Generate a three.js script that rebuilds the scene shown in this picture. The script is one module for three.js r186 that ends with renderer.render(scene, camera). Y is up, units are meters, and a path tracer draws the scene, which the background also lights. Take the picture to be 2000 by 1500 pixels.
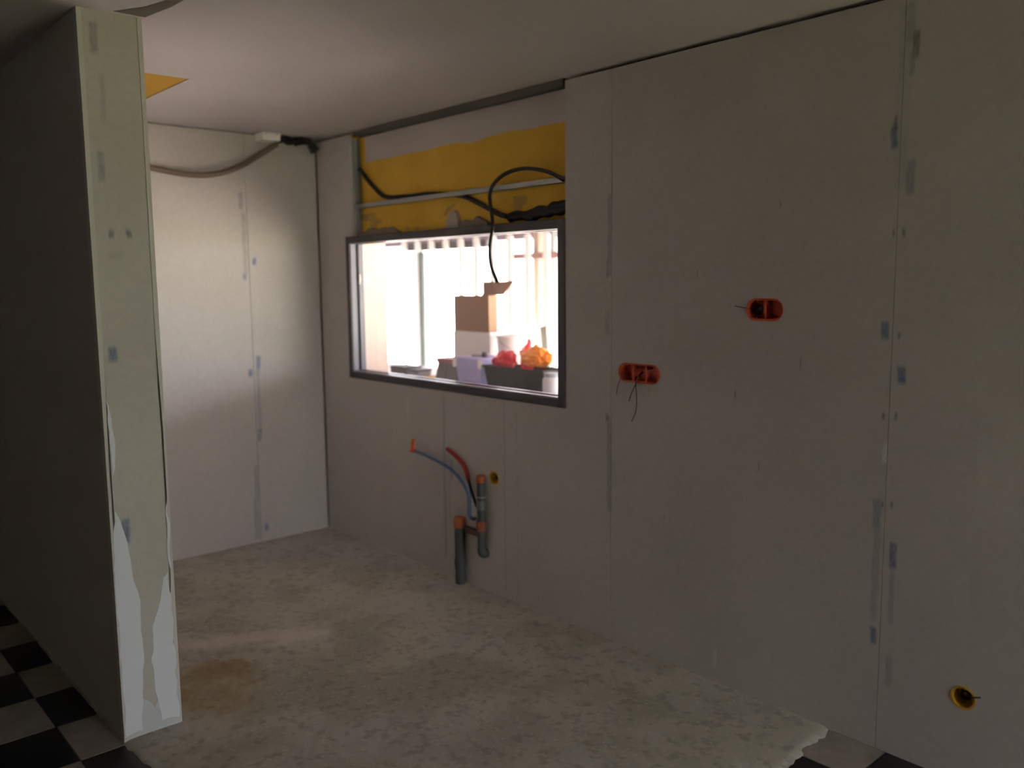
import * as THREE from 'three';
import { RoundedBoxGeometry } from 'three/addons/geometries/RoundedBoxGeometry.js';
import { mergeGeometries } from 'three/addons/utils/BufferGeometryUtils.js';

// ---------------------------------------------------------------- camera, sky, sun, exposure
const scene = new THREE.Scene();
const camera = new THREE.PerspectiveCamera(47.86, 4 / 3, 0.05, 200);
camera.position.set(0, 1.6135, 0);
camera.rotation.order = 'YXZ';
camera.rotation.set(-0.11889, -0.72742, -0.01006);
camera.focus = 3.2; camera.userData.fStop = 1.2;                         // hand-held phone shot, softly focused on the pillar
scene.add(camera);

const renderer = new THREE.WebGLRenderer({ antialias: true });
renderer.toneMapping = THREE.LinearToneMapping;
renderer.toneMappingExposure = 3.9;
renderer.shadowMap.enabled = true;

scene.background = new THREE.Color().setRGB(0.98, 0.985, 1.01);      // even bright overcast sky
scene.backgroundIntensity = 4.2;

const sun = new THREE.DirectionalLight(new THREE.Color().setRGB(1, 0.93, 0.93), 45);
sun.position.set(9.2, 8.6, -6.1);
sun.target.position.set(4.2, 0.6, -4.6);
sun.castShadow = true;
sun.shadow.radius = 4;
sun.shadow.mapSize.set(2048, 2048);
Object.assign(sun.shadow.camera, { left: -9, right: 9, top: 9, bottom: -9, near: 0.5, far: 30 });
scene.add(sun, sun.target);

// ---------------------------------------------------------------- helpers
const W = 2.797, D = 4.975, H = 2.5, XP = 0.890, TH = 0.205, ZP = 3.0815;
function rng(seed) { let s = seed >>> 0; return () => { s = (s + 0x6D2B79F5) >>> 0; let t = s; t = Math.imul(t ^ (t >>> 15), t | 1); t ^= t + Math.imul(t ^ (t >>> 7), t | 61); return ((t ^ (t >>> 14)) >>> 0) / 4294967296; }; }
const hash = (x, y, s) => { let h = Math.imul(x | 0, 374761393) ^ Math.imul(y | 0, 668265263) ^ Math.imul(s | 0, 1274126177); h = Math.imul(h ^ (h >>> 13), 1274126177); return ((h ^ (h >>> 16)) >>> 0) / 4294967296; };
function vnoise(x, y, s = 0) {
  const xi = Math.floor(x), yi = Math.floor(y); let fx = x - xi, fy = y - yi; fx = fx * fx * (3 - 2 * fx); fy = fy * fy * (3 - 2 * fy);
  const a = hash(xi, yi, s), b = hash(xi + 1, yi, s), c = hash(xi, yi + 1, s), d = hash(xi + 1, yi + 1, s);
  return a + (b - a) * fx + (c - a) * fy + (a - b - c + d) * fx * fy;
}
const fbm = (x, y, s = 0, o = 4) => { let v = 0, a = 0.5, t = 0; for (let i = 0; i < o; i++) { v += a * vnoise(x, y, s + i * 17); t += a; a *= 0.5; x *= 2.03; y *= 2.03; } return v / t; };
const clamp = (x, a = 0, b = 1) => Math.min(b, Math.max(a, x));
const sstep = (a, b, x) => { const t = clamp((x - a) / (b - a)); return t * t * (3 - 2 * t); };
const mix = (a, b, t) => a.map((v, i) => v + (b[i] - v) * t);

// fn(u, v) -> sRGB 0..255 ; u, v in metres over a len x hgt area starting at (u0, 0)
function tex(w, h, u0, len, v0, hgt, fn) {
  const d = new Uint8Array(w * h * 4);
  for (let j = 0; j < h; j++) for (let i = 0; i < w; i++) {
    const c = fn(u0 + (i + 0.5) / w * len, v0 + (j + 0.5) / h * hgt), k = (j * w + i) * 4;
    d[k] = clamp(c[0], 0, 255); d[k + 1] = clamp(c[1], 0, 255); d[k + 2] = clamp(c[2], 0, 255); d[k + 3] = 255;
  }
  const t = new THREE.DataTexture(d, w, h); t.colorSpace = THREE.SRGBColorSpace; t.magFilter = THREE.LinearFilter; t.minFilter = THREE.LinearFilter;
  t.wrapS = t.wrapT = THREE.RepeatWrapping; t.repeat.set(1 / len, 1 / hgt); t.offset.set(-u0 / len, -v0 / hgt); t.needsUpdate = true;
  return t;
}
const mat = (color, roughness = 0.8, o = {}) => new THREE.MeshStandardMaterial({ color, roughness, ...o });
const taken = {};
const numbered = (n) => { const k = taken[n] = (taken[n] ?? -1) + 1; return k ? n + '_' + String(k).padStart(3, '0') : n; };
function mesh(name, geo, m, parent) {
  const o = new THREE.Mesh(Array.isArray(geo) ? join(geo) : geo, m); o.name = parent ? name : numbered(name); o.castShadow = o.receiveShadow = true; (parent ?? scene).add(o); return o;
}
const join = (gs) => mergeGeometries(gs.map((g) => { const n = g.index ? g.toNonIndexed() : g; for (const k of Object.keys(n.attributes)) if (!['position', 'normal', 'uv'].includes(k)) n.deleteAttribute(k); n.clearGroups(); return n; }));
function thing(name, label, category, pos = [0, 0, 0], group) {
  const o = new THREE.Group(); o.name = numbered(name); o.position.set(...pos); o.userData = { label, category }; if (group) o.userData.group = group; scene.add(o); return o;
}
const tag = (o, label, category, group) => { Object.assign(o.userData, { label, category }); if (group) o.userData.group = group; return o; };
const struct = (o, label, category) => { Object.assign(o.userData, { kind: 'structure', label, category }); return o; };
const bx = (x0, x1, y0, y1, z0, z1) => new THREE.BoxGeometry(x1 - x0, y1 - y0, z1 - z0).translate((x0 + x1) / 2, (y0 + y1) / 2, (z0 + z1) / 2);
const rbx = (x0, x1, y0, y1, z0, z1, r = 0.003, s = 2) => new RoundedBoxGeometry(x1 - x0, y1 - y0, z1 - z0, s, r).translate((x0 + x1) / 2, (y0 + y1) / 2, (z0 + z1) / 2);
const V = (a) => new THREE.Vector3(...a);
const tube = (pts, r, seg = 60, rs = 10) => new THREE.TubeGeometry(new THREE.CatmullRomCurve3(pts.map(V)), seg, r, rs, false);
const cyl = (r0, r1, h, x, y, z, seg = 28) => new THREE.CylinderGeometry(r1, r0, h, seg).translate(x, y, z);
const rectShape = (a, b, c, d) => new THREE.Shape([new THREE.Vector2(a, c), new THREE.Vector2(b, c), new THREE.Vector2(b, d), new THREE.Vector2(a, d)]);
const poly = (pts) => new THREE.Shape(pts.map((p) => new THREE.Vector2(...p)));
const stadium = (cx, cy, w, h, P = THREE.Path) => { const s = new P(), r = h / 2, l = w / 2 - r; s.absarc(cx + l, cy, r, -Math.PI / 2, Math.PI / 2, false); s.absarc(cx - l, cy, r, Math.PI / 2, Math.PI * 1.5, false); s.closePath(); return s; };
const extr = (shape, depth, bevel = 0) => new THREE.ExtrudeGeometry(shape, { depth, curveSegments: 20, bevelEnabled: bevel > 0, bevelSize: bevel, bevelThickness: bevel, bevelSegments: 2, bevelOffset: -bevel });
// shape drawn on (-z, y), thickness grows along +x from x0
const onRight = (shape, x0, depth, bevel = 0) => extr(shape, depth, bevel).rotateY(Math.PI / 2).translate(x0, 0, 0);
// shape drawn on (x, y), thickness grows towards +z from z0
const onBack = (shape, z0, depth, bevel = 0) => extr(shape, depth, bevel).translate(0, 0, z0);

// ---------------------------------------------------------------- procedural surfaces
const BOARD = [187, 181, 177];
function boardNoise(u, v, c = BOARD) { const n = (fbm(u * 3, v * 3, 5, 3) - 0.5) * 10 + (vnoise(u * 60, v * 60, 9) - 0.5) * 5 + (vnoise(u * 170, v * 170, 12) - 0.5) * 4; return c.map((x) => x + n); }
// printed and pencilled marks: [s, y0, y1, half width, colour, strength]
const BLUE = [70, 88, 128], GREY = [122, 122, 132], DARK = [70, 66, 66], FILL = [226, 224, 218];
function applyMarks(c, u, v, marks) {
  for (const [s, y0, y1, hw, col, k] of marks) {
    const du = Math.abs(u - s - (vnoise(v * 30, s * 91, 3) - 0.5) * 0.006); if (du > hw * 1.6) continue;
    if (v < y0 - 0.02 || v > y1 + 0.02) continue;
    const a = (1 - sstep(hw * 0.6, hw * 1.5, du)) * sstep(y0 - 0.012, y0 + 0.012, v) * (1 - sstep(y1 - 0.012, y1 + 0.012, v)) * k * 0.62 * (0.65 + 0.6 * vnoise(u * 200, v * 60, 31));
    c = mix(c, col, clamp(a));
  }
  return c;
}
const rightMarks = [
  [1.241, 2.29, 2.37, 0.010, DARK, 0.8], [1.250, 2.24, 2.30, 0.007, GREY, 0.7], [1.298, 2.02, 2.09, 0.010, BLUE, 0.9], [1.296, 2.08, 2.12, 0.005, DARK, 0.7],
  [1.241, 1.871, 1.975, 0.012, GREY, 0.75], [1.288, 1.745, 1.762, 0.004, DARK, 0.8], [1.255, 1.742, 1.764, 0.005, DARK, 0.8], [1.303, 1.412, 1.468, 0.012, BLUE, 0.95],
  [1.257, 1.415, 1.432, 0.004, DARK, 0.7], [1.243, 1.268, 1.324, 0.012, BLUE, 1], [1.295, 1.148, 1.166, 0.004, DARK, 0.9], [1.257, 1.15, 1.17, 0.004, DARK, 0.8],
  [1.285, 1.0, 1.068, 0.008, FILL, 0.95], [1.305, 0.776, 0.873, 0.013, BLUE, 0.5], [1.301, 0.45, 0.776, 0.011, GREY, 0.5], [1.244, 0.649, 0.735, 0.011, BLUE, 0.9],
  [1.245, 0.454, 0.64, 0.008, GREY, 0.55], [1.302, 0.37, 0.428, 0.010, BLUE, 0.9], [1.242, 0.237, 0.345, 0.010, GREY, 0.6], [1.286, 0.85, 0.868, 0.004, DARK, 0.8], [1.257, 0.855, 0.872, 0.004, DARK, 0.8],
  [1.26, 2.34, 2.46, 0.012, GREY, 0.4], [1.275, 1.9, 2.46, 0.02, GREY, 0.18],
  [2.508, 1.627, 1.97, 0.011, GREY, 0.6], [2.515, 1.375, 1.485, 0.012, GREY, 0.45], [2.520, 1.62, 1.70, 0.006, DARK, 0.3], [2.505, 0.596, 1.019, 0.013, GREY, 0.6], [2.52, 1.0, 1.03, 0.008, DARK, 0.45],
  [4.034, 0.82, 0.95, 0.012, FILL, 0.35], [3.204, 0.05, 1.0, 0.003, GREY, 0.55], [3.11, 0.05, 1.0, 0.002, GREY, 0.3],
  [3.70, 0.1, 1.0, 0.010, GREY, 0.5], [1.87, 1.16, 1.19, 0.004, DARK, 0.5], [1.938, 0.07, 0.14, 0.007, FILL, 0.5],
  [3.64, 0.55, 0.66, 0.012, GREY, 0.55], [3.57, 0.56, 0.59, 0.006, DARK, 0.7], [3.66, 0.3, 0.55, 0.01, GREY, 0.25],
  [1.60, 1.29, 1.33, 0.003, DARK, 0.4], [1.76, 0.9, 0.93, 0.003, DARK, 0.35], [2.05, 1.62, 1.65, 0.003, DARK, 0.35], [1.70, 1.86, 1.885, 0.003, DARK, 0.3], [2.2, 0.62, 0.64, 0.003, DARK, 0.3],
];
const backMarks = [
  [2.285, 2.048, 2.152, 0.012, GREY, 0.7], [2.297, 1.66, 2.03, 0.012, GREY, 0.5], [2.289, 1.635, 1.67, 0.010, BLUE, 0.6], [2.355, 1.725, 1.765, 0.011, BLUE, 0.85], [2.296, 1.05, 1.093, 0.012, BLUE, 0.9],
  [2.352, 1.09, 1.172, 0.013, BLUE, 0.7], [2.345, 0.70, 1.09, 0.010, GREY, 0.55], [2.339, 0.645, 0.72, 0.012, BLUE, 0.5], [2.302, 0.30, 0.493, 0.011, GREY, 0.6], [2.295, 0.03, 0.30, 0.015, GREY, 0.6], [2.357, 0.07, 0.115, 0.011, BLUE, 0.7],
];
const endMarks = [
  [0.954, 1.770, 1.794, 0.008, DARK, 0.75], [1.013, 1.773, 1.797, 0.008, DARK, 0.75], [0.937, 1.355, 1.402, 0.013, BLUE, 0.85], [0.940, 0.72, 0.805, 0.013, BLUE, 0.9],
  [0.936, 1.955, 2.05, 0.010, GREY, 0.7], [0.939, 2.365, 2.46, 0.012, GREY, 0.75], [0.955, 2.15, 2.30, 0.008, GREY, 0.35], [0.96, 1.70, 1.72, 0.02, GREY, 0.25],
];
const rightTex = tex(2048, 1280, 1.0, 4.0, 0, 2.5, (u, v) => applyMarks(boardNoise(u, v), u, v, rightMarks));
const backTex = tex(1024, 1280, 1.0, 2.0, 0, 2.5, (u, v) => applyMarks(boardNoise(u + 9, v), u, v, backMarks));
const endTex = tex(256, 2048, 0.88, 0.3, 0, 2.5, (u, v) => applyMarks(boardNoise(u + 20, v, [190, 186, 176]), u, v, endMarks));
const plainTex = tex(512, 512, 0, 2, 0, 2, (u, v) => boardNoise(u, v));
const M = {
  boardRight: mat(0xffffff, 0.85, { map: rightTex }), boardBack: mat(0xffffff, 0.85, { map: backTex }), boardEnd: mat(0xffffff, 0.85, { map: endTex }),
  board: mat(0xffffff, 0.85, { map: plainTex }),
  ceiling: mat(0xffffff, 0.9, { map: tex(1024, 1024, 0, 6, 0, 6, (u, v) => {
    let c = [203, 195, 195].map((x) => x + (fbm(u * 2, v * 2, 40, 4) - 0.5) * 12 + (vnoise(u * 80, v * 80, 44) - 0.5) * 4);
    return c;
  }) }),
  yellow: mat(0xc99a2c, 0.75), concrete: mat(0x8d857a, 0.95), bandWhite: mat(0xb5aba3, 0.9),
  zinc: mat(0xa9abab, 0.45, { metalness: 0.6 }), bead: mat(0xc8c6bd, 0.6), putty: mat(0xdde1e6, 0.85), puttyGrey: mat(0xc4c8c9, 0.85),
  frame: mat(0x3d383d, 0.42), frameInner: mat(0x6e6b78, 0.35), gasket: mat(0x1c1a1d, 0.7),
  orange: mat(0xc4502c, 0.5), yellowBox: mat(0xc2951c, 0.55),
  black: mat(0x1b1918, 0.7), cable: mat(0x2a2725, 0.55), conduit: mat(0x6e6051, 0.65), wireBrown: mat(0x4b3a30, 0.6),
  pvc: mat(0x434a47, 0.55), pipeOrange: mat(0xa85a30, 0.55), pipeBlue: mat(0x4f6988, 0.45), pipeRed: mat(0x9c2d28, 0.5), pipeDark: mat(0x2e2a2e, 0.6), brass: mat(0x8a6a3c, 0.45, { metalness: 0.5 }),
  white: mat(0xe9e6df, 0.55), mortar: mat(0x8f8172, 0.95),
  glass: new THREE.MeshPhysicalMaterial({ color: 0xffffff, transmission: 1, thickness: 0, roughness: 0.02, ior: 1.5 }),
};

// ---------------------------------------------------------------- floor: slab, old chequered tiles, rough screed
{
  const floor = struct(mesh('floor', bx(-2.75, 2.86, -0.2, -0.011, -6.65, 3.35), mat(0x6f675e, 0.95)), 'rough floor with black and white chequered tiles and a grey screed', 'floor');
  const T = 0.305, x0 = 0.742, z0 = -3.07, tg = new RoundedBoxGeometry(T - 0.004, 0.014, T - 0.004, 1, 0.002);
  const grain = (a, s) => tex(256, 256, 0, T, 0, T, (u, v) => a.map((x) => x * (0.86 + 0.28 * fbm(u * 18, v * 18, s, 4)) + (vnoise(u * 400, v * 400, s + 3) - 0.5) * 8));
  const tileMats = [[60, 61], [62, 63]].map((ss, i) => ss.map((s) => mat(0xffffff, 0.5, { map: (() => { const t = grain(i ? [152, 144, 137] : [30, 29, 32], s); t.repeat.set(1, 1); t.offset.set(0, 0); return t; })() })));
  const rest = [];
  for (let ix = -11; ix <= 6; ix++) for (let iz = -12; iz <= 20; iz++) {
    const xa = x0 + ix * T, za = z0 + iz * T, cx = xa + T / 2, cz = za + T / 2;
    if (cx > 1.05 && cz < -3.4) continue;                                          // torn out under the kitchen screed
    if (cx + T / 2 > 2.86 || cz > 3.1 || cz < -6.4 || cx < -2.55) { if (!(ix === 6 && cz < 3.1)) continue; }
    const dark = ((ix + iz) % 2 + 2) % 2 === 0, near = cx > -0.6 && cz > -5.2 && cz < -0.3;
    if (near) { const o = mesh('tile', tg, tileMats[dark ? 0 : 1][(ix * 7 + iz * 3) & 1], floor); o.position.set(cx, -0.007, cz); if (ix === 6) { o.scale.x = 0.74; o.position.x = 2.572 + T * 0.74 / 2; } }
    else { const g = tg.clone().translate(cx, -0.007, cz), n = g.attributes.position.count, c = new Float32Array(n * 3), k = dark ? [0.012, 0.012, 0.014] : [0.31, 0.27, 0.245]; for (let i = 0; i < n; i++) c.set(k, i * 3); g.setAttribute('color', new THREE.BufferAttribute(c, 3)); rest.push(g); }
  }
  const r = new THREE.Mesh(mergeGeometries(rest), mat(0xffffff, 0.5, { vertexColors: true })); r.name = 'far_tiles'; r.userData.kind = 'stuff'; r.receiveShadow = true; floor.add(r);

  // screed: a height field whose ragged rim runs out over the tiles
  const rim = [[0.80, -3.10], [0.875, -3.05], [0.90, -2.86], [1.00, -2.62], [1.25, -2.33], [1.55, -2.05], [1.85, -1.82], [2.15, -1.62], [2.40, -1.43], [2.50, -1.405], [2.60, -1.43], [2.70, -1.41], [2.87, -1.43]];
  const rimZ = (x) => { for (let i = 1; i < rim.length; i++) if (x <= rim[i][0]) { const t = (x - rim[i - 1][0]) / (rim[i][0] - rim[i - 1][0]); return rim[i - 1][1] + (rim[i][1] - rim[i - 1][1]) * t; } return -1.43; };
  const xA = 0.80, xB = 2.858, zA = -4.99, zB = -1.2, nx = 150, nz = 270, pos = [], uv = [], idx = [];
  for (let j = 0; j <= nz; j++) for (let i = 0; i <= nx; i++) {
    const x = xA + (xB - xA) * i / nx, z = zA + (zB - zA) * j / nz;
    let d = rimZ(x) - z; d += (fbm(x * 14, z * 14, 70, 3) - 0.5) * 0.09;
    if (x < 0.90) d = Math.min(d, (x - 0.86) * 0.8);
    const y = -0.016 + 0.024 * sstep(-0.03, 0.05, d) + sstep(-0.01, 0.06, d) * ((fbm(x * 9, z * 9, 71, 3) - 0.5) * 0.007 + (vnoise(x * 55, z * 55, 75) - 0.5) * 0.0018 + (vnoise(x * 110, z * 110, 76) - 0.5) * 0.0015);
    pos.push(x, y, z); uv.push(x, -z);
  }
  for (let j = 0; j < nz; j++) for (let i = 0; i < nx; i++) { const a = j * (nx + 1) + i, b = a + 1, c = a + nx + 1, e = c + 1; idx.push(a, c, b, b, c, e); }
  const g = new THREE.BufferGeometry(); g.setAttribute('position', new THREE.Float32BufferAttribute(pos, 3)); g.setAttribute('uv', new THREE.Float32BufferAttribute(uv, 2)); g.setIndex(idx); g.computeVertexNormals();
  const seg = (x, z, a, b) => { const dx = b[0] - a[0], dz = b[1] - a[1], t = clamp(((x - a[0]) * dx + (z - a[1]) * dz) / (dx * dx + dz * dz)); return Math.hypot(x - a[0] - dx * t, z - a[1] - dz * t); };
  const st = tex(1536, 2048, 0.8, 2.1, 1.1, 3.95, (u, v) => {
    const z = -v, n = fbm(u * 5, z * 5, 80, 4), f = vnoise(u * 30 + z * 12, z * 30 - u * 12, 81) * 0.6 + 0.4 * vnoise(u * 70, z * 70, 85), f2 = vnoise(u * 110, z * 95, 82), b = fbm(u * 1.7, z * 1.7, 83, 3);
    let c = mix([162, 158, 146], [181, 177, 166], sstep(0.3, 0.7, n));
    c = mix(c, [178, 176, 175], sstep(0.45, 0.75, b) * 0.5);
    c = mix(c, [130, 126, 114], sstep(0.5, 0.85, f) * 0.42); c = mix(c, [208, 201, 190], sstep(0.7, 0.95, f2) * 0.35);
    const w = (fbm(u * 9, z * 9, 84, 3) - 0.5) * 0.10;
    c = mix(c, [214, 202, 190], (1 - sstep(0.0, 0.12, seg(u, z, [1.20, -3.84], [1.9, -3.46]) + w)) * 0.55);      // pale ridge of old adhesive
    c = mix(c, [206, 202, 192], (1 - sstep(0.0, 0.05, seg(u, z, [1.62, -3.50], [1.89, -3.44]) + w)) * 0.45);
    const sd = Math.hypot((u - 1.29) / 0.24, (z + 3.27) / 0.32) + w * 4;
    c = mix(c, [158, 140, 100], (1 - sstep(0.45, 1.15, sd)) * 0.62 * (0.6 + 0.6 * f));                                 // brownish stain beside the pillar
    c = mix(c, [138, 112, 74], (1 - sstep(0.02, 0.10, seg(u, z, [1.33, -3.42], [1.44, -3.38]) + w)) * 0.5);
    c = mix(c, [196, 192, 184], (1 - sstep(0.06, 0.2, seg(u, z, [2.35, -3.55], [2.62, -3.4]) + w * 2)) * 0.4);
    return c;
  });
  const s = mesh('screed', g, mat(0xffffff, 0.95, { map: st }), floor); s.userData.label = 'rough mottled beige screed with dust and stains';
}

// ---------------------------------------------------------------- right wall: old yellow masonry, lining boards, window opening
const WIN = { z0: -4.638, z1: -2.773, y0: 1.030, y1: 1.888 };
let wallRight;
{
  const s = rectShape(-3.35, 5.2, -0.2, 2.65); s.holes.push(rectShape(-WIN.z1 + 0.01, -WIN.z0 - 0.01, WIN.y0 + 0.01, WIN.y1 - 0.01));
  const old = tex(512, 512, 2.7, 2.0, 1.8, 0.75, (u, v) => {
    const n = (fbm(u * 5, v * 5, 90, 4) - 0.5) * 26, edge = 2.322 + (fbm(u * 6, 3, 91, 3) - 0.5) * 0.03;
    let c = [222, 176, 58].map((x) => x + n);
    if (u < 4.50) c = mix(c, [200, 190, 184].map((x) => x + n * 0.4), sstep(edge - 0.008, edge + 0.008, v));
    c = mix(c, [140, 120, 96], sstep(0.62, 0.7, fbm(u * 7, v * 9, 95, 4)) * 0.5 * (v < 2.02 ? 1 : 0));
    return c;
  });
  wallRight = struct(mesh('wall_right', onRight(s, 2.862, 0.2), [mat(0xffffff, 0.85, { map: old }), mat(0xd8c4b8, 0.9)]), 'boarded wall with the dark window, sockets and old yellow wall behind', 'wall');
  const G = 0.0008, top = 2.484, j = [1.277, 2.495, 3.728, 4.945];
  const rect = (a, b, c = 0.0, d = top) => [[a, c], [b, c], [b, d], [a, d]];
  const holes = [stadium(2.340, 1.222, 0.214, 0.076), stadium(1.751, 1.499, 0.146, 0.074), stadium(1.002, 0.284, 0.0701, 0.070), stadium(3.285, 0.618, 0.0661, 0.066)];
  const board = (pts, hs = []) => { const sh = poly(pts); hs.forEach((h) => sh.holes.push(h)); return mesh('plasterboard', onRight(sh, W, 0.013), M.boardRight, wallRight); };
  board(rect(-3.2, j[0] - G), [holes[2]]);
  board(rect(j[0] + G, j[1] - G), [holes[0], holes[1]]);
  board([[j[1] + G, 0], [j[2] - G, 0], [j[2] - G, WIN.y0 - 0.002], [-WIN.z1 - 0.002, WIN.y0 - 0.002], [-WIN.z1 - 0.002, top], [j[1] + G, top]], [holes[3]]);
  board([[j[2] + G, 0], [4.966, 0], [4.966, top], [4.572, top], [4.572, WIN.y1 + 0.002], [-WIN.z0 + 0.002, WIN.y1 + 0.002], [-WIN.z0 + 0.002, WIN.y0 - 0.002], [j[2] + G, WIN.y0 - 0.002]]);
  const oc = rectShape(-3.35, 12, -0.3, 2.9); oc.holes.push(rectShape(-WIN.z1 + 0.01, -WIN.z0 - 0.01, WIN.y0 + 0.01, WIN.y1 - 0.01));
  mesh('added_dark_panel', onRight(oc, 3.0625, 0.004), [mat(0x4a4340, 0.9), mat(0xd8c4b8, 0.9)], wallRight).userData.label = 'unseen dark panel added outside the house wall to cut reflected light';  // added out of view to dim the bounce onto the things outside
  // yellow side of the recess over the window
  mesh('yellow_return', bx(2.815, 2.862, WIN.y1 + 0.004, 2.47, -4.66, -4.578), M.yellow, wallRight);
  mesh('stud_lining', bx(2.811, 2.861, 0, 2.46, -4.966, -4.70), M.concrete, wallRight);
  // crumbs of old mortar on the window head
  const crust = (a, b, fn, m) => { const pts = [[a, WIN.y1 + 0.001]]; for (let u = a; u <= b + 1e-6; u += 0.008) pts.push([u, WIN.y1 + 0.003 + fn(u) * Math.sin(Math.PI * clamp((u - a) / (b - a), 0.02, 0.98)) ** 0.4]); pts.push([b, WIN.y1 + 0.001]); return mesh('mortar_crust', onRight(poly(pts.reverse()), 2.838, 0.02, 0.003), m, wallRight); };
  crust(4.14, 4.56, (u) => 0.012 + 0.05 * fbm(u * 14, 2, 51, 3), M.mortar);
  crust(3.36, 3.60, (u) => 0.008 + 0.05 * fbm(u * 16, 5, 52, 3), M.mortar);
  crust(3.60, 3.70, (u) => 0.05 + 0.06 * fbm(u * 22, 8, 53, 3), M.bandWhite);
}

// ---------------------------------------------------------------- back wall, partition, hall and rear walls, ceiling
{
  const wb = struct(mesh('wall_back', bx(1.05, 3.06, -0.2, 2.65, -5.2, -4.9895), M.concrete), 'pale boarded back wall lit by the window', 'wall');
  const bb = (a, b) => mesh('plasterboard', onBack(rectShape(a, b, 0.0, 2.492), -D - 0.013, 0.013), M.boardBack, wb);
  bb(1.097, 2.3185); bb(2.3215, 2.789);

  const wp = struct(mesh('wall_partition', bx(XP + 0.003, XP + TH - 0.003, 0, H, -6.6, -ZP - 0.013), M.board), 'dark free-ended partition wall with a pale narrow plasterboard end', 'wall');
  mesh('end_board', onBack(rectShape(XP + 0.0155, XP + TH - 0.0165, 0, H), -ZP - 0.012, 0.011), M.boardEnd, wp);
  // metal corner beads; their inner edge gapes towards the bottom
  const bead = (side) => {
    const pts = [], x = (d) => side < 0 ? XP + d : XP + TH - d; pts.push([x(0), 0]);
    const inner = [];
    for (let y = 0; y <= 2.5001; y += 0.05) { const gap = side < 0 ? 0.0065 * sstep(0.55, 0.75, y) * (1 - sstep(0.9, 1.45, y)) : 0.0075 * sstep(0.78, 0.86, y) * (1 - sstep(1.05, 1.5, y)) + 0.004 * sstep(0.5, 0.55, y) * (1 - sstep(0.6, 0.7, y)); inner.push([x(0.0152 - gap), Math.min(y, 2.5)]); }
    pts.push(...inner, [x(0), 2.5]);
    return onBack(poly(side < 0 ? pts.reverse() : pts), -ZP - 0.009, 0.009);
  };
  for (const s of [-1, 1]) { mesh('corner_bead', bead(s), M.bead, wp); mesh('bead_wing', s < 0 ? bx(XP, XP + 0.0028, 0, H, -ZP - 0.03, -ZP - 0.009) : bx(XP + TH - 0.0028, XP + TH, 0, H, -ZP - 0.03, -ZP - 0.009), M.bead, wp); }
  const wob = (pts, s) => { const o = []; for (let i = 0; i < pts.length; i++) { const a = pts[i], b = pts[(i + 1) % pts.length], L = Math.hypot(b[0] - a[0], b[1] - a[1]), n = Math.max(1, Math.round(L / 0.02)); for (let k = 0; k < n; k++) { const t = k / n, x = a[0] + (b[0] - a[0]) * t, y = a[1] + (b[1] - a[1]) * t; o.push([clamp(x + (fbm(x * 60, y * 25, s, 2) - 0.5) * 0.014, XP + 0.001, XP + TH - 0.001), Math.max(0, y + (fbm(x * 60 + 9, y * 60, s, 2) - 0.5) * 0.014)]); } } return poly(o); };
  const patch = (pts, m, s, t = 0.0016) => mesh('filler_patch', onBack(wob(pts, s), -ZP - 0.0008, t), m, wp);
  patch([[0.892, 0.0], [1.093, 0.0], [1.093, 0.20], [1.05, 0.17], [1.0, 0.10], [0.97, 0.14], [0.895, 0.16]], M.puttyGrey, 3, 0.0012);
  patch([[0.895, 0.02], [0.952, 0.03], [0.972, 0.28], [0.972, 0.50], [0.958, 0.56], [0.948, 0.66], [0.925, 0.80], [0.905, 0.84], [0.897, 0.70]], M.putty, 5, 0.0024);
  patch([[1.085, 0.03], [1.02, 0.04], [1.000, 0.25], [1.012, 0.40], [1.045, 0.50], [1.060, 0.565], [1.076, 0.58], [1.082, 0.4]], M.putty, 7, 0.0022);
  patch([[1.080, 0.60], [1.086, 0.60], [1.089, 0.78], [1.079, 0.84]], M.putty, 8, 0.002);
  patch([[0.907, 0.96], [0.920, 0.99], [0.924, 1.08], [0.916, 1.19], [0.905, 1.24], [0.908, 1.1]], M.putty, 9, 0.002);

  struct(mesh('wall_left', bx(-2.8, -2.6, -0.2, 2.65, -6.65, 3.35), M.board), 'plain wall of the dark hall', 'wall');
  struct(mesh('wall_hall_end', bx(-2.6, XP + TH, -0.2, 2.65, -6.8, -6.6), M.board), 'plain end wall of the dark hall', 'wall');
  const fs = rectShape(-2.8, 3.062, -0.2, 2.65); fs.holes.push(rectShape(1.45, 2.65, 0.02, 2.15));
  struct(mesh('wall_front', extr(fs, 0.2).translate(0, 0, 3.2), M.board), 'rear wall with a glazed door', 'wall');
  const d = new THREE.Group(); d.name = 'door_1'; struct(d, 'glazed rear door letting in daylight', 'door'); scene.add(d);
  mesh('door_frame', [bx(1.45, 1.52, 0.02, 2.15, 3.25, 3.32), bx(2.58, 2.65, 0.02, 2.15, 3.25, 3.32), bx(1.52, 2.58, 2.08, 2.15, 3.25, 3.32), bx(1.52, 2.58, 0.02, 0.10, 3.25, 3.32), bx(2.02, 2.08, 0.1, 2.08, 3.25, 3.32)], M.white, d);
  for (const [a, b] of [[1.52, 2.02], [2.08, 2.58]]) mesh('pane', bx(a, b, 0.10, 2.08, 3.283, 3.287), M.glass, d);

  const c = struct(mesh('ceiling', bx(-2.8, 3.06, 2.5036, 2.70, -6.8, 3.4), M.yellow), 'grey white ceiling with an uncovered yellow strip', 'ceiling');
  const cs = rectShape(-2.6, 2.862, -3.2, 6.6); cs.holes.push(rectShape(1.0955, 1.556, 3.845, 4.972));
  const cg = extr(cs, 0.0035).rotateX(-Math.PI / 2).translate(0, 2.5, 0);           // shape on (x, -z)
  mesh('ceiling_board', cg, M.ceiling, c);
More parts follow.
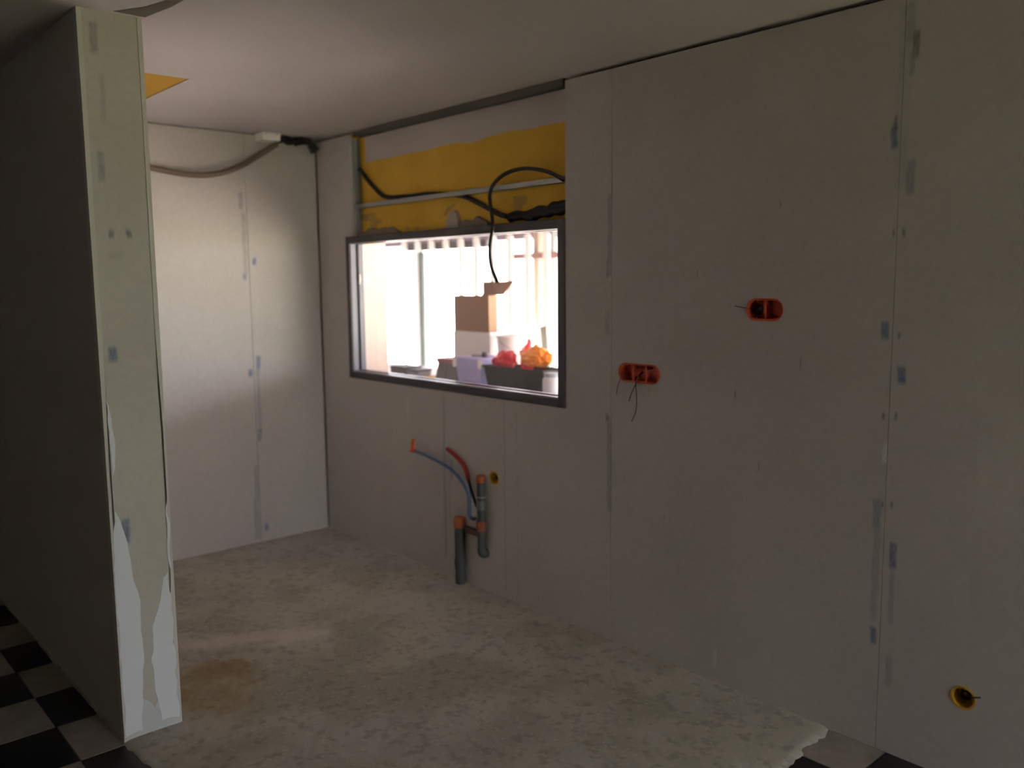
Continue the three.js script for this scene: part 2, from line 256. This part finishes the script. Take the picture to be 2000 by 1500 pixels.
  const smear = poly([[1.00, 3.06], [1.06, 2.95], [1.09, 2.84], [1.13, 2.80], [1.125, 2.90], [1.11, 2.99], [1.10, 3.06]]);
  mesh('smear_and_shade', extr(smear, 0.0015).rotateX(-Math.PI / 2).translate(0, 2.4988, 0), mat(0x6d695c, 0.95), c);  // dark patch: jointing smear plus painted shade in front of the pillar end
}

// ---------------------------------------------------------------- window
{
  const w = new THREE.Group(); w.name = 'window_1'; struct(w, 'dark framed window overlooking a bright yard', 'window'); scene.add(w);
  const { z0, z1, y0, y1 } = WIN, xa = 2.786, xb = 2.884, f = 0.040;
  mesh('frame_jamb', rbx(xa, xb, y0, y1, z0, z0 + f, 0.003), M.frame, w); mesh('frame_jamb', rbx(xa, xb, y0, y1, z1 - f, z1, 0.003), M.frame, w);
  mesh('frame_head', rbx(xa, xb, y1 - f, y1, z0 + f, z1 - f, 0.003), M.frame, w); mesh('frame_sill', rbx(xa, xb, y0, y0 + f, z0 + f, z1 - f, 0.003), M.frame, w);
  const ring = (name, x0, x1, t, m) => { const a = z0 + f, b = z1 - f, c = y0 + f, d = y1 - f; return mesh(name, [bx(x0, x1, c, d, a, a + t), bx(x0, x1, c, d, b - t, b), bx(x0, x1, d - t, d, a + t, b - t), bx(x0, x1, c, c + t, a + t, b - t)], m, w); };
  ring('frame_inner_ring', 2.795, 2.828, 0.004, M.frameInner);  // inner rings in a paler lavender grey than the frame
  ring('gasket', 2.829, 2.846, 0.002, M.gasket);
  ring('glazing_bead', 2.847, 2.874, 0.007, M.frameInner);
  mesh('pane', bx(2.876, 2.880, y0 + f, y1 - f, z0 + f, z1 - f), M.glass, w);
  mesh('white_oval', new THREE.SphereGeometry(1, 16, 12).scale(0.006, 0.034, 0.008).translate(2.850, 1.632, z0 + f + 0.006), M.white, w);  // small white oval on the left jamb
}

// ---------------------------------------------------------------- metal studs in the recess over the window
{
  const st = thing('metal_stud', 'thin galvanised upright stud at the left edge of the yellow recess', 'stud', [2.826, WIN.y1, -4.56]);
  mesh('web', bx(-0.014, 0.022, 0.002, 2.46 - WIN.y1, -0.011, -0.0095), M.zinc, st);
  mesh('flange', bx(-0.0155, -0.014, 0.002, 2.46 - WIN.y1, -0.011, 0.012), M.zinc, st); mesh('flange', bx(0.022, 0.0235, 0.002, 2.46 - WIN.y1, -0.011, 0.012), M.zinc, st);
  const tr = thing('ceiling_track', 'metal track along the ceiling above the yellow recess, shade put into its grey', 'track', [2.83, 2.4985, -3.67]);
  mesh('web', bx(-0.022, 0.022, -0.002, 0, -0.878, 0.878), mat(0x6d6a64, 0.5, { metalness: 0.4 }), tr);  // darker grey than the other metal: shade under the ceiling put into colour
  for (const x of [-0.022, 0.0205]) mesh('flange', bx(x, x + 0.0015, -0.034, 0, -0.878, 0.878), mat(0x6d6a64, 0.5, { metalness: 0.4 }), tr);
  const rl = thing('metal_rail', 'pale horizontal metal rail across the yellow recess', 'rail', [2.82, 2.062, -3.67]);
  mesh('web', bx(-0.012, -0.0105, -0.013, 0.013, -0.885, 0.885), M.zinc, rl);
  for (const y of [-0.013, 0.0115]) mesh('flange', bx(-0.012, 0.012, y, y + 0.0015, -0.885, 0.885), M.zinc, rl);
}

// ---------------------------------------------------------------- cables in the recess
{
  const c1 = [[-4.552, 2.285], [-4.482, 2.225], [-4.402, 2.167], [-4.296, 2.106], [-4.065, 2.088], [-3.826, 2.083], [-3.647, 2.063], [-3.54, 2.042], [-3.437, 2.004], [-3.338, 1.964], [-3.27, 1.937], [-3.222, 1.925]];
  tag(mesh('cable', tube(c1.map(([z, y]) => [2.848, y, z]), 0.0125, 120, 10), M.cable), 'thick black cable sagging behind the rail across the yellow recess', 'cable');
  const c2 = [[2.799, 2.056, -2.783], [2.797, 2.072, -2.81], [2.795, 2.098, -2.869], [2.792, 2.12, -2.953], [2.79, 2.131, -3.04], [2.788, 2.126, -3.13], [2.786, 2.104, -3.204], [2.782, 2.074, -3.248], [2.778, 2.033, -3.268], [2.774, 1.985, -3.262], [2.768, 1.93, -3.243], [2.765, 1.893, -3.235], [2.764, 1.857, -3.237], [2.765, 1.796, -3.253], [2.765, 1.734, -3.258], [2.765, 1.672, -3.244], [2.765, 1.63, -3.218], [2.765, 1.606, -3.205]];
  const hc = thing('hanging_cable', 'looped black cable hanging down in front of the window', 'cable');
  mesh('sheath', tube(c2, 0.0092, 160, 10), M.cable, hc);
  for (const [dx, dz] of [[0.003, 0.003], [-0.003, 0.002], [0, -0.003]]) mesh('wire_end', tube([[2.765 + dx, 1.608, -3.205 + dz], [2.765 + dx * 1.4, 1.597, -3.199 + dz * 1.3], [2.765 + dx * 2, 1.588, -3.193 + dz * 1.6]], 0.002, 8, 6), M.brass, hc);
  const pts = []; for (let i = 0; i <= 12; i++) pts.push([2.84, 1.916 + 0.006 * Math.sin(i * 1.1) + (i > 8 ? 0.02 : 0), -3.195 + i * 0.034]);
  const lumpy = (dy, r, sd) => { const cv = new THREE.CatmullRomCurve3(pts.map(([x, y, z], i) => new THREE.Vector3(x, y + dy * Math.min(1, i / 6), z))), g = new THREE.TubeGeometry(cv, 90, r, 10), q = g.attributes.position; for (let i = 0; i <= 90; i++) { const c = cv.getPointAt(i / 90), k = 0.65 + 0.7 * vnoise(i * 0.09, 1, sd); for (let m = 0; m <= 10; m++) { const a = i * 11 + m; q.setXYZ(a, c.x + (q.getX(a) - c.x) * Math.min(k, 1), Math.max(WIN.y1 + 0.001, c.y + (q.getY(a) - c.y) * k), c.z + (q.getZ(a) - c.z) * k); } } g.computeVertexNormals(); return g; };
  tag(mesh('cable_bundle', [lumpy(0, 0.019, 61), lumpy(0.022, 0.018, 62)], M.black), 'black lumpy cable bundle lying on the window head at the right', 'cable');
}

// ---------------------------------------------------------------- conduit, junction box and black bundle under the ceiling of the back wall
{
  const zc = -4.925, pts = [[1.10, 2.33], [1.30, 2.305], [1.52, 2.275], [1.727, 2.25], [1.823, 2.238], [1.936, 2.226], [2.054, 2.229], [2.176, 2.255], [2.288, 2.305], [2.37, 2.356], [2.455, 2.408], [2.512, 2.446]];
  const curve = new THREE.CatmullRomCurve3(pts.map(([x, y], i) => new THREE.Vector3(x, y, zc - (i > 9 ? 0.01 : 0))));
  const g = new THREE.TubeGeometry(curve, 420, 0.0165, 12, false);                     // corrugated
  const p = g.attributes.position; for (let i = 0; i <= 420; i++) { const c = curve.getPointAt(i / 420), k = i % 4 < 2 ? 1.06 : 0.92; for (let j = 0; j <= 12; j++) { const q = i * 13 + j; p.setXYZ(q, c.x + (p.getX(q) - c.x) * k, c.y + (p.getY(q) - c.y) * k, c.z + (p.getZ(q) - c.z) * k); } } g.computeVertexNormals();
  tag(mesh('conduit', g, M.conduit), 'brown corrugated conduit sagging along the back wall under the ceiling', 'conduit');
  const b = thing('junction_box', 'small white plastic box under the ceiling of the back wall', 'box', [2.452, 2.4555, -4.928]);
  mesh('body', rbx(-0.058, 0.058, 0, 0.030, -0.045, 0.05, 0.004), mat(0xfbf9f4, 0.4), b); mesh('lid', rbx(-0.061, 0.061, 0.030, 0.044, -0.0455, 0.053, 0.004), mat(0xfbf9f4, 0.4), b);
  for (const x of [-0.035, 0.035]) mesh('screw', cyl(0.004, 0.004, 0.002, 0, 0, 0, 12).rotateX(Math.PI / 2).translate(x, 0.037, 0.0535), M.zinc, b);
  const bp = [[2.50, 2.468], [2.55, 2.474], [2.60, 2.468], [2.65, 2.474], [2.70, 2.482], [2.735, 2.472], [2.755, 2.445], [2.770, 2.425]];
  const s = (dy, dz, r) => { const cv = new THREE.CatmullRomCurve3(bp.map(([x, y], i) => new THREE.Vector3(x, y + dy * Math.sin(i * 1.9 + dz * 90), -4.93 + dz))); const tg = new THREE.TubeGeometry(cv, 80, r, 10, false), q = tg.attributes.position; for (let i = 0; i <= 80; i++) { const c = cv.getPointAt(i / 80), k = 0.75 + 0.5 * vnoise(i * 0.3, dz * 50, 4); for (let j = 0; j <= 10; j++) { const a = i * 11 + j; q.setXYZ(a, c.x + (q.getX(a) - c.x) * k, Math.min(2.496, c.y + (q.getY(a) - c.y) * k), c.z + (q.getZ(a) - c.z) * k); } } tg.computeVertexNormals(); return tg; };
  tag(mesh('cable_wrap', [s(0.004, 0, 0.022), s(0.006, 0.02, 0.015), s(0.006, -0.02, 0.016)], M.black), 'ragged black wrapped cables in the ceiling corner of the back wall', 'cable');
}

// ---------------------------------------------------------------- flush boxes in the right wall
function gangBox(name, label, s, y, n, m, mIn, o = {}) {
  const pitch = 0.071, r = o.r ?? 0.0335, w = (n - 1) * pitch + 2 * r + 0.0001, h = 2 * r;
  const t = thing(name, label, 'socket box', [W, y, -s]);
  const put = (nm, g, mm) => mesh(nm, g, mm, t);
  const ringS = (w0, h0, w1, h1) => { const a = stadium(0, 0, w0, h0, THREE.Shape); a.holes.push(stadium(0, 0, w1, h1)); return a; };
  put('rim', onRight(ringS(w + 0.010, h + 0.010, w - 0.002, h - 0.002), -0.003, 0.003), m);
  put('body', onRight(ringS(w, h, w - 0.004, h - 0.004), 0.0001, 0.044), mIn);
  put('back', onRight(stadium(0, 0, w, h, THREE.Shape), 0.0445, 0.002), mIn);
  for (let i = 0; i < n - 1; i++) {
    const c = ((n - 1) / 2 - i - 0.5) * pitch;
    for (const q of [-1, 1]) put('divider', bx(0.002, 0.044, q > 0 ? r * 0.45 : -r * 0.93, q > 0 ? r * 0.93 : -r * 0.45, c - 0.003, c + 0.003), m);
    put('bridge', bx(0.0005, 0.006, -r * 0.45, r * 0.45, c - 0.004, c + 0.004), m);
  }
  for (let i = 0; i < n; i++) { const c = ((n - 1) / 2 - i) * pitch; for (const q of [-1, 1]) put('screw_post', cyl(0.0035, 0.0035, 0.03, 0, 0, 0, 10).rotateZ(Math.PI / 2).translate(0.02, q * (r - 0.006), c), mIn); }
  return t;
}
{
  const a = gangBox('socket_box', 'three-gang orange socket box with loose wires hanging out beside the window', 2.340, 1.222, 3, M.orange, M.orange, { r: 0.036 });
  const w = (pts, r = 0.0022) => mesh('wire', tube(pts, r, 40, 6), M.wireBrown, a);
  w([[0.03, 0.0, -0.002], [0.0, -0.015, -0.004], [-0.012, -0.045, -0.006], [-0.014, -0.10, 0.0], [-0.012, -0.16, -0.006], [-0.012, -0.205, -0.028]]);
  w([[0.03, 0.002, -0.006], [0.0, -0.013, -0.006], [-0.01, -0.05, -0.012], [-0.012, -0.085, -0.030], [-0.012, -0.12, -0.044]]);
  w([[0.03, -0.004, -0.075], [-0.004, -0.02, -0.09], [-0.01, -0.06, -0.108], [-0.009, -0.10, -0.118]], 0.0016);
  const b = gangBox('socket_box', 'two-gang orange socket box high on the bare wall with a dark left hole', 1.751, 1.499, 2, M.orange, M.orange, { r: 0.036 });
  mesh('wire_coil', [0, 1, 2].map((k) => new THREE.TorusGeometry(0.018 - k * 0.004, 0.004, 8, 24).rotateY(Math.PI / 2).translate(0.016 + k * 0.007, k * 0.002, -0.036)), M.black, b);
  mesh('wire', tube([[0.02, 0.0, -0.05], [-0.002, 0.004, -0.072], [-0.004, 0.008, -0.10], [-0.003, 0.012, -0.125]], 0.0016, 20, 6), M.wireBrown, b);
  const c = gangBox('socket_box', 'single round yellow socket box low on the right wall near the floor', 1.002, 0.284, 1, M.yellowBox, M.yellowBox, { r: 0.033 });
  mesh('wire', tube([[0.03, 0, 0.0], [0.0, 0.012, 0.014], [-0.012, 0.018, 0.034], [-0.014, 0.026, 0.055]], 0.003, 24, 6), mat(0x6a5552, 0.7), c);
  mesh('wire_coil', [0, 1].map((k) => new THREE.TorusGeometry(0.014, 0.004, 8, 20).rotateY(Math.PI / 2).translate(0.026 + k * 0.007, 0.003 * k, -0.002)), M.black, c);
  const e = gangBox('socket_box', 'single round yellowish socket box beside the grey drain pipes', 3.285, 0.618, 1, M.yellowBox, M.yellowBox, { r: 0.031 });
  mesh('wire_coil', new THREE.TorusGeometry(0.014, 0.005, 8, 20).rotateY(Math.PI / 2).translate(0.028, 0, 0), M.black, e);
}

// ---------------------------------------------------------------- drain and water pipes under the window
{
  const x = W - 0.034;
  const a = thing('drain_pipe', 'thick grey drain pipe with orange cap standing on the floor under window', 'pipe', [x, 0.004, -3.535]);
  mesh('pipe', cyl(0.027, 0.027, 0.315, 0, 0.1575, 0), M.pvc, a); mesh('collar', cyl(0.0305, 0.0305, 0.04, 0, 0.12, 0), M.pvc, a);
  mesh('cap', [cyl(0.032, 0.032, 0.045, 0, 0.337, 0), cyl(0.03, 0.026, 0.008, 0, 0.363, 0)], M.pipeOrange, a);
  mesh('pipe_bar', rbx(0.0, 0.030, 0.29, 0.32, 0.028, 0.15, 0.003), mat(0x5d4a40, 0.7), a);
  const b = thing('drain_pipe', 'thinner upright grey drain pipe with orange cap clipped to the wall', 'pipe', [x, 0.215, -3.352]);
  mesh('pipe', cyl(0.021, 0.021, 0.375, 0, 0.1875, 0), M.pvc, b); mesh('collar', cyl(0.0255, 0.0255, 0.05, 0, 0.145, 0), mat(0x8a4a34, 0.6), b); mesh('socket', cyl(0.0245, 0.0245, 0.045, 0, 0.255, 0), mat(0x6b7270, 0.5), b);
  mesh('cap', [cyl(0.0245, 0.0245, 0.03, 0, 0.39, 0), cyl(0.023, 0.019, 0.006, 0, 0.408, 0)], M.pipeOrange, b);
  mesh('elbow', new THREE.TubeGeometry(new THREE.CatmullRomCurve3([[0, 0.03, 0], [0.002, 0.006, 0], [0.012, -0.004, 0], [0.034, -0.006, 0]].map(V)), 16, 0.0235, 14), M.pvc, b);
  mesh('clip', [new THREE.TorusGeometry(0.024, 0.004, 8, 24).rotateX(Math.PI / 2).translate(0, 0.30, 0), bx(0.02, 0.034, 0.294, 0.306, -0.008, 0.008)], M.zinc, b);
  const xb = W - 0.053, xr = W - 0.023;
  const bl = thing('water_pipe', 'long blue water pipe curving up with a small orange end cap', 'pipe');
  mesh('pipe', tube([[W + 0.004, 0.375, -3.445], [W - 0.02, 0.378, -3.435], [xb + 0.005, 0.40, -3.428], [xb, 0.45, -3.424], [xb, 0.517, -3.43], [xb, 0.587, -3.497], [xb, 0.628, -3.583], [xb, 0.65, -3.672], [xb, 0.665, -3.764], [xb, 0.674, -3.859], [xb, 0.677, -3.905]], 0.0098, 120, 12), M.pipeBlue, bl);
  mesh('end_cap', [new THREE.CylinderGeometry(0.0125, 0.0125, 0.03, 16).rotateX(Math.PI / 2).translate(xb, 0.677, -3.915), tube([[xb, 0.675, -3.918], [xb, 0.705, -3.918], [xb, 0.742, -3.911]], 0.010, 16, 10)], mat(0xd4521f, 0.5), bl);
  const rd = thing('water_pipe', 'short red water pipe bent to the left above the blue one', 'pipe');
  mesh('pipe', tube([[xr, 0.582, -3.466], [xr, 0.615, -3.476], [xr, 0.648, -3.498], [xr, 0.68, -3.542], [xr, 0.701, -3.587], [xr, 0.719, -3.637]], 0.0115, 60, 12), M.pipeRed, rd);
  mesh('tail', tube([[W + 0.004, 0.44, -3.405], [W - 0.012, 0.446, -3.408], [xr + 0.002, 0.47, -3.414], [xr, 0.53, -3.445], [xr, 0.587, -3.467]], 0.008, 40, 10), M.pipeDark, rd);
  mesh('end_plug', new THREE.SphereGeometry(0.0122, 14, 10).translate(xr, 0.720, -3.640), M.pipeRed, rd);
}

// ---------------------------------------------------------------- yard outside the window
{
  struct(mesh('ground', bx(3.084, 30, -0.30, -0.10, -30, 3.0), mat(0x8d867e, 0.95)), 'pale paved yard outside the window', 'ground');
  struct(mesh('lawn', bx(-25, 30, -0.30, -0.10, 3.4, 30), mat(0x6e714e, 1)), 'grass outside the rear door', 'ground');
  const tt = 0.935;
  const wt = thing('worktop', 'pale outdoor worktop just outside the window', 'table', [3.55, -0.1, -4.55]);
  mesh('top', rbx(-0.42, 0.55, tt + 0.07, tt + 0.10, -1.75, 1.5, 0.006), mat(0xb9b3ae, 0.6), wt);
  for (const [lx, lz] of [[-0.36, -1.6], [0.48, -1.6], [-0.36, 1.35], [0.48, 1.35]]) mesh('leg', rbx(lx - 0.03, lx + 0.03, 0, tt + 0.07, lz - 0.03, lz + 0.03, 0.004), M.white, wt);

  // tapering open tub: rx by rz at the foot, taper outwards, wall t
  const tub = (x0, z0, x1, z1, h, t = 0.006) => {
    const q = (hx, hz, y) => [[-hx, y, -hz], [hx, y, -hz], [hx, y, hz], [-hx, y, hz]], L = [q(x0, z0, 0), q(x1, z1, h), q(x1 - t, z1 - t, h), q(x0 - t, z0 - t, t)], p = [];
    const f = (a, b, c, d) => p.push(...a, ...b, ...c, ...a, ...c, ...d);
    for (let k = 0; k < 3; k++) for (let i = 0; i < 4; i++) f(L[k][(i + 1) % 4], L[k][i], L[k + 1][i], L[k + 1][(i + 1) % 4]);
    f(L[3][3], L[3][2], L[3][1], L[3][0]); f(L[0][0], L[0][1], L[0][2], L[0][3]);
    const g = new THREE.BufferGeometry(); g.setAttribute('position', new THREE.Float32BufferAttribute(p, 3)); g.setAttribute('uv', new THREE.Float32BufferAttribute(new Float32Array(p.length / 3 * 2), 2)); g.computeVertexNormals(); return g;
  };
  const rimOf = (x, z, y, t = 0.008, hh = 0.012) => [bx(-x - t, x + t, y - hh, y, -z - t, -z + 0.002), bx(-x - t, x + t, y - hh, y, z - 0.002, z + t), bx(-x - t, -x + 0.002, y - hh, y, -z, z), bx(x - 0.002, x + t, y - hh, y, -z, z)];
  const cr = thing('crate', 'black plastic crate filled with red and orange bags outside the window', 'crate', [3.59, tt, -3.93]);
  mesh('body', tub(0.075, 0.245, 0.09, 0.272, 0.148), M.black, cr); mesh('rim', rimOf(0.09, 0.272, 0.15), M.black, cr);
  for (const z of [-0.12, 0, 0.12]) mesh('rib', rbx(-0.089, -0.078, 0.01, 0.13, z - 0.005, z + 0.005, 0.002), M.black, cr);
  const crumple = (rx, ry, rz, seed) => { const g = new THREE.IcosahedronGeometry(1, 5), p = g.attributes.position; for (let i = 0; i < p.count; i++) { const a = p.getX(i), b = p.getY(i), c = p.getZ(i); const n1 = fbm(a * 1.7 + c * 1.1 + seed, b * 1.9 - c * 1.3 + seed, seed, 2), n2 = Math.abs(vnoise(a * 3.1 + b * 2.3 + 7, c * 3.4 - b * 2.1, seed + 5) - 0.5), n3 = Math.abs(vnoise(a * 6.1 - c * 4.3, b * 6.4 + c * 3.2, seed + 9) - 0.5), k = 0.84 * (0.45 + 0.75 * n1 + 0.55 * n2 + 0.28 * n3); p.setXYZ(i, a * rx * k, b * ry * k * (b < 0 ? 0.7 : 1), c * rz * k); } g.computeVertexNormals(); return g; };
  const bag = (col, label, pos, r, seed) => { const o = mesh('plastic_bag', crumple(...r, seed), mat(col, 0.45)); o.position.set(...pos); return tag(o, label, 'bag'); };
  bag(0xd42a3a, 'red crumpled bag at the left inside the black crate', [3.59, 1.105, -4.095], [0.07, 0.09, 0.10], 1);
  bag(0xe0323c, 'tall red crumpled bag in the middle of the black crate', [3.635, 1.12, -3.945], [0.04, 0.15, 0.06], 2);
  bag(0xf28a12, 'orange crumpled bag hanging over the right end of the black crate', [3.55, 1.14, -3.775], [0.06, 0.085, 0.14], 3);
  bag(0xe23a40, 'red crumpled bag behind the orange one at the window edge', [3.78, 1.10, -3.63], [0.06, 0.215, 0.09], 4);

  const tu = thing('tub', 'grey ribbed tub with pink lid on the worktop', 'tub', [3.585, tt, -4.605]);
  mesh('body', tub(0.085, 0.112, 0.075, 0.092, 0.135, 0.004), mat(0x8c8688, 0.6), tu); mesh('lid', rbx(-0.082, 0.082, 0.135, 0.165, -0.1, 0.1, 0.006), mat(0xb06a70, 0.5), tu);
  for (const z of [-0.06, -0.02, 0.02, 0.06]) mesh('rib', rbx(-0.088, -0.074, 0.01, 0.13, z - 0.005, z + 0.005, 0.002), mat(0x8c8688, 0.6), tu);
  const lc = thing('storage_box', 'translucent lavender plastic box between the tub and the crate', 'box', [3.63, tt, -4.366]);
  const lav = mat(0xb3aede, 0.4);
  mesh('body', tub(0.11, 0.115, 0.125, 0.135, 0.17, 0.004), lav, lc); mesh('lid', rbx(-0.13, 0.13, 0.17, 0.185, -0.14, 0.14, 0.005), lav, lc); for (const z of [-0.135, 0.125]) mesh('clip', rbx(-0.137, -0.128, 0.12, 0.18, z - 0.012, z + 0.022, 0.003), M.white, lc);
  const po = thing('paint_pot', 'small dark pot lying beside a grey lid on the lavender box', 'pot', [3.61, tt + 0.185, -4.33]);
  mesh('pot', cyl(0.02, 0.02, 0.034, 0, 0.017, 0.012, 20), mat(0x3a3440, 0.5), po); mesh('lid', cyl(0.045, 0.045, 0.016, 0, 0.008, -0.06, 24), mat(0x9a949c, 0.5), po);
  const wb1 = thing('carton', 'tall white carton under the brown cardboard box', 'box', [3.87, tt, -4.67]);
  mesh('body', rbx(-0.09, 0.09, 0, 0.33, -0.2, 0.2, 0.006), M.white, wb1); mesh('tape', bx(-0.0905, 0.03, 0.3285, 0.3305, -0.025, 0.025), mat(0xd9cfc0, 0.4), wb1);
  const bb = thing('cardboard_box', 'open brown cardboard box with one sunlit flap seen through the window', 'box', [3.82, tt + 0.331, -4.665]);
  const card = mat(0x96745a, 0.85), t = 0.005, bw = 0.191, bd = 0.04, bh = 0.248;
  for (const [n, g] of [['side', bx(-bd, -bd + t, 0, bh, -bw, bw)], ['side', bx(bd - t, bd, 0, bh, -bw, bw)], ['side', bx(-bd + t, bd - t, 0, bh, -bw, -bw + t)], ['side', bx(-bd + t, bd - t, 0, bh, bw - t, bw)], ['bottom', bx(-bd + t, bd - t, 0, t, -bw + t, bw - t)]]) mesh(n, g, card, bb);
  mesh('flap', bx(-0.11, 0.02, 0, t, 0, 0.23).rotateZ(0.75).rotateX(-0.03).translate(0.02, bh + 0.075, bw - 0.05), card, bb);
  mesh('flap', bx(-bd, -bd + t, 0, 0.095, bw - 0.06, bw + 0.06).translate(0, bh, 0), card, bb);
  const pl = thing('bucket', 'white plastic bucket behind the black crate', 'bucket', [3.86, tt, -4.33]);
  const prof = [[0.001, 0], [0.085, 0], [0.105, 0.30], [0.112, 0.30], [0.112, 0.318], [0.101, 0.318], [0.081, 0.006], [0.001, 0.006]].map((p) => new THREE.Vector2(...p));
  mesh('body', new THREE.LatheGeometry(prof, 32), M.white, pl); mesh('handle', new THREE.TorusGeometry(0.108, 0.003, 8, 32, Math.PI).rotateX(2.2).translate(0, 0.28, 0), M.zinc, pl);
  const sb = thing('carton', 'small low grey carton at the left end of the worktop', 'box', [3.57, tt, -5.12]);
  mesh('body', rbx(-0.07, 0.07, 0, 0.062, -0.14, 0.05, 0.004), mat(0x82807e, 0.8), sb); mesh('lid', rbx(-0.074, 0.074, 0.062, 0.076, -0.144, 0.054, 0.003), mat(0x585a5e, 0.7), sb);
  const sb2 = thing('carton', 'small pale carton beside the low grey one', 'box', [3.57, tt, -4.985]);
  mesh('body', rbx(-0.06, 0.06, 0, 0.052, -0.07, 0.05, 0.004), mat(0xb8b4be, 0.8), sb2); mesh('lid', rbx(-0.063, 0.063, 0.052, 0.064, -0.073, 0.053, 0.003), mat(0x6c7076, 0.7), sb2);
  const sp = thing('sponge', 'small yellow sponge on the worktop left of the tub', 'sponge', [3.53, tt, -4.80]);
  mesh('foam', rbx(-0.03, 0.03, 0, 0.022, -0.05, 0.05, 0.005), mat(0xf0c030, 0.95), sp); mesh('scourer', rbx(-0.03, 0.03, 0.022, 0.030, -0.05, 0.05, 0.003), mat(0xd9a821, 0.95), sp);
  const jr = thing('jar', 'clear pale plastic jar at the right window edge', 'jar', [3.52, tt, -3.60]);
  mesh('body', new THREE.LatheGeometry([[0.001, 0], [0.052, 0], [0.056, 0.01], [0.056, 0.10], [0.044, 0.118], [0.044, 0.125]].map((p) => new THREE.Vector2(...p)), 28), mat(0xc4c0c4, 0.35), jr); mesh('lid', cyl(0.048, 0.048, 0.022, 0, 0.13, 0), mat(0x8f8f98, 0.5), jr);
  const pn = thing('plank', 'leaning grey green board behind the white bucket', 'plank', [4.0, tt, -4.13]);
  mesh('board', rbx(-0.01, 0.01, 0, 0.37, -0.03, 0.03, 0.003).rotateX(-0.10).translate(0, 0.004, 0), mat(0x9aa39a, 0.8), pn);

  // white slatted fence
  const fe = thing('fence', 'white slatted fence beyond the window', 'fence', [5.2, -0.1, -6.32]);
  const slat = (() => { const s = new THREE.Shape(); s.moveTo(-0.034, 0); s.lineTo(0.034, 0); s.lineTo(0.034, 2.09); s.absarc(0, 2.09, 0.034, 0, Math.PI, false); s.closePath(); return extr(s, 0.024).rotateY(Math.PI / 2); })();
  for (let i = -3; i <= 7; i++) { const o = mesh('slat', slat, M.white, fe); o.position.set(-0.012, 0.0, -i * 0.235 + 0.235 * 2 - 0.0); }
  mesh('rail', bx(0.016, 0.056, 0.30, 0.38, -2.4, 1.9), mat(0x8d8a88, 0.8), fe);
  mesh('rail', bx(0.016, 0.056, 2.02, 2.10, -1.15, 0.12), mat(0x4c484c, 0.8), fe);
  mesh('rail', bx(0.016, 0.056, 1.90, 1.955, 0.45, 1.9), mat(0xa8827c, 0.8), fe);
  mesh('post', rbx(0.06, 0.13, 0, 2.2, 0.70, 0.77, 0.004), mat(0x9a8878, 0.8), fe); mesh('post', rbx(0.06, 0.12, 0, 2.3, 0.90, 0.95, 0.004), mat(0x6e7070, 0.8), fe);
  const lp = thing('metal_pole', 'grey green metal pole standing before the white fence', 'pole', [5.0, -0.1, -6.92]);
  mesh('shaft', cyl(0.036, 0.036, 1.97, 0, 0.985, 0, 20), mat(0x56635e, 0.5), lp); mesh('cap', new THREE.SphereGeometry(0.037, 20, 10, 0, Math.PI * 2, 0, Math.PI / 2).translate(0, 1.97, 0), mat(0x56635e, 0.5), lp); mesh('foot', cyl(0.07, 0.07, 0.012, 0, 0.006, 0, 20), mat(0x56635e, 0.5), lp);
  const cp = thing('canopy', 'mauve grey canopy edge across the top of the view outside', 'canopy', [3.084, -0.1, -4.4]);
  const mauve = mat(0x5a4d54, 0.8);
  mesh('roof', rbx(0, 2.68, 2.36, 2.42, -6.6, 6.6, 0.005), mauve, cp); mesh('fascia', rbx(2.50, 2.60, 2.10, 2.36, -6.6, 6.6, 0.005), mauve, cp);
  for (const z of [-6.5, 6.5]) mesh('post', rbx(2.505, 2.595, 0, 2.10, z - 0.045, z + 0.045, 0.004), mauve, cp);
}

renderer.render(scene, camera);
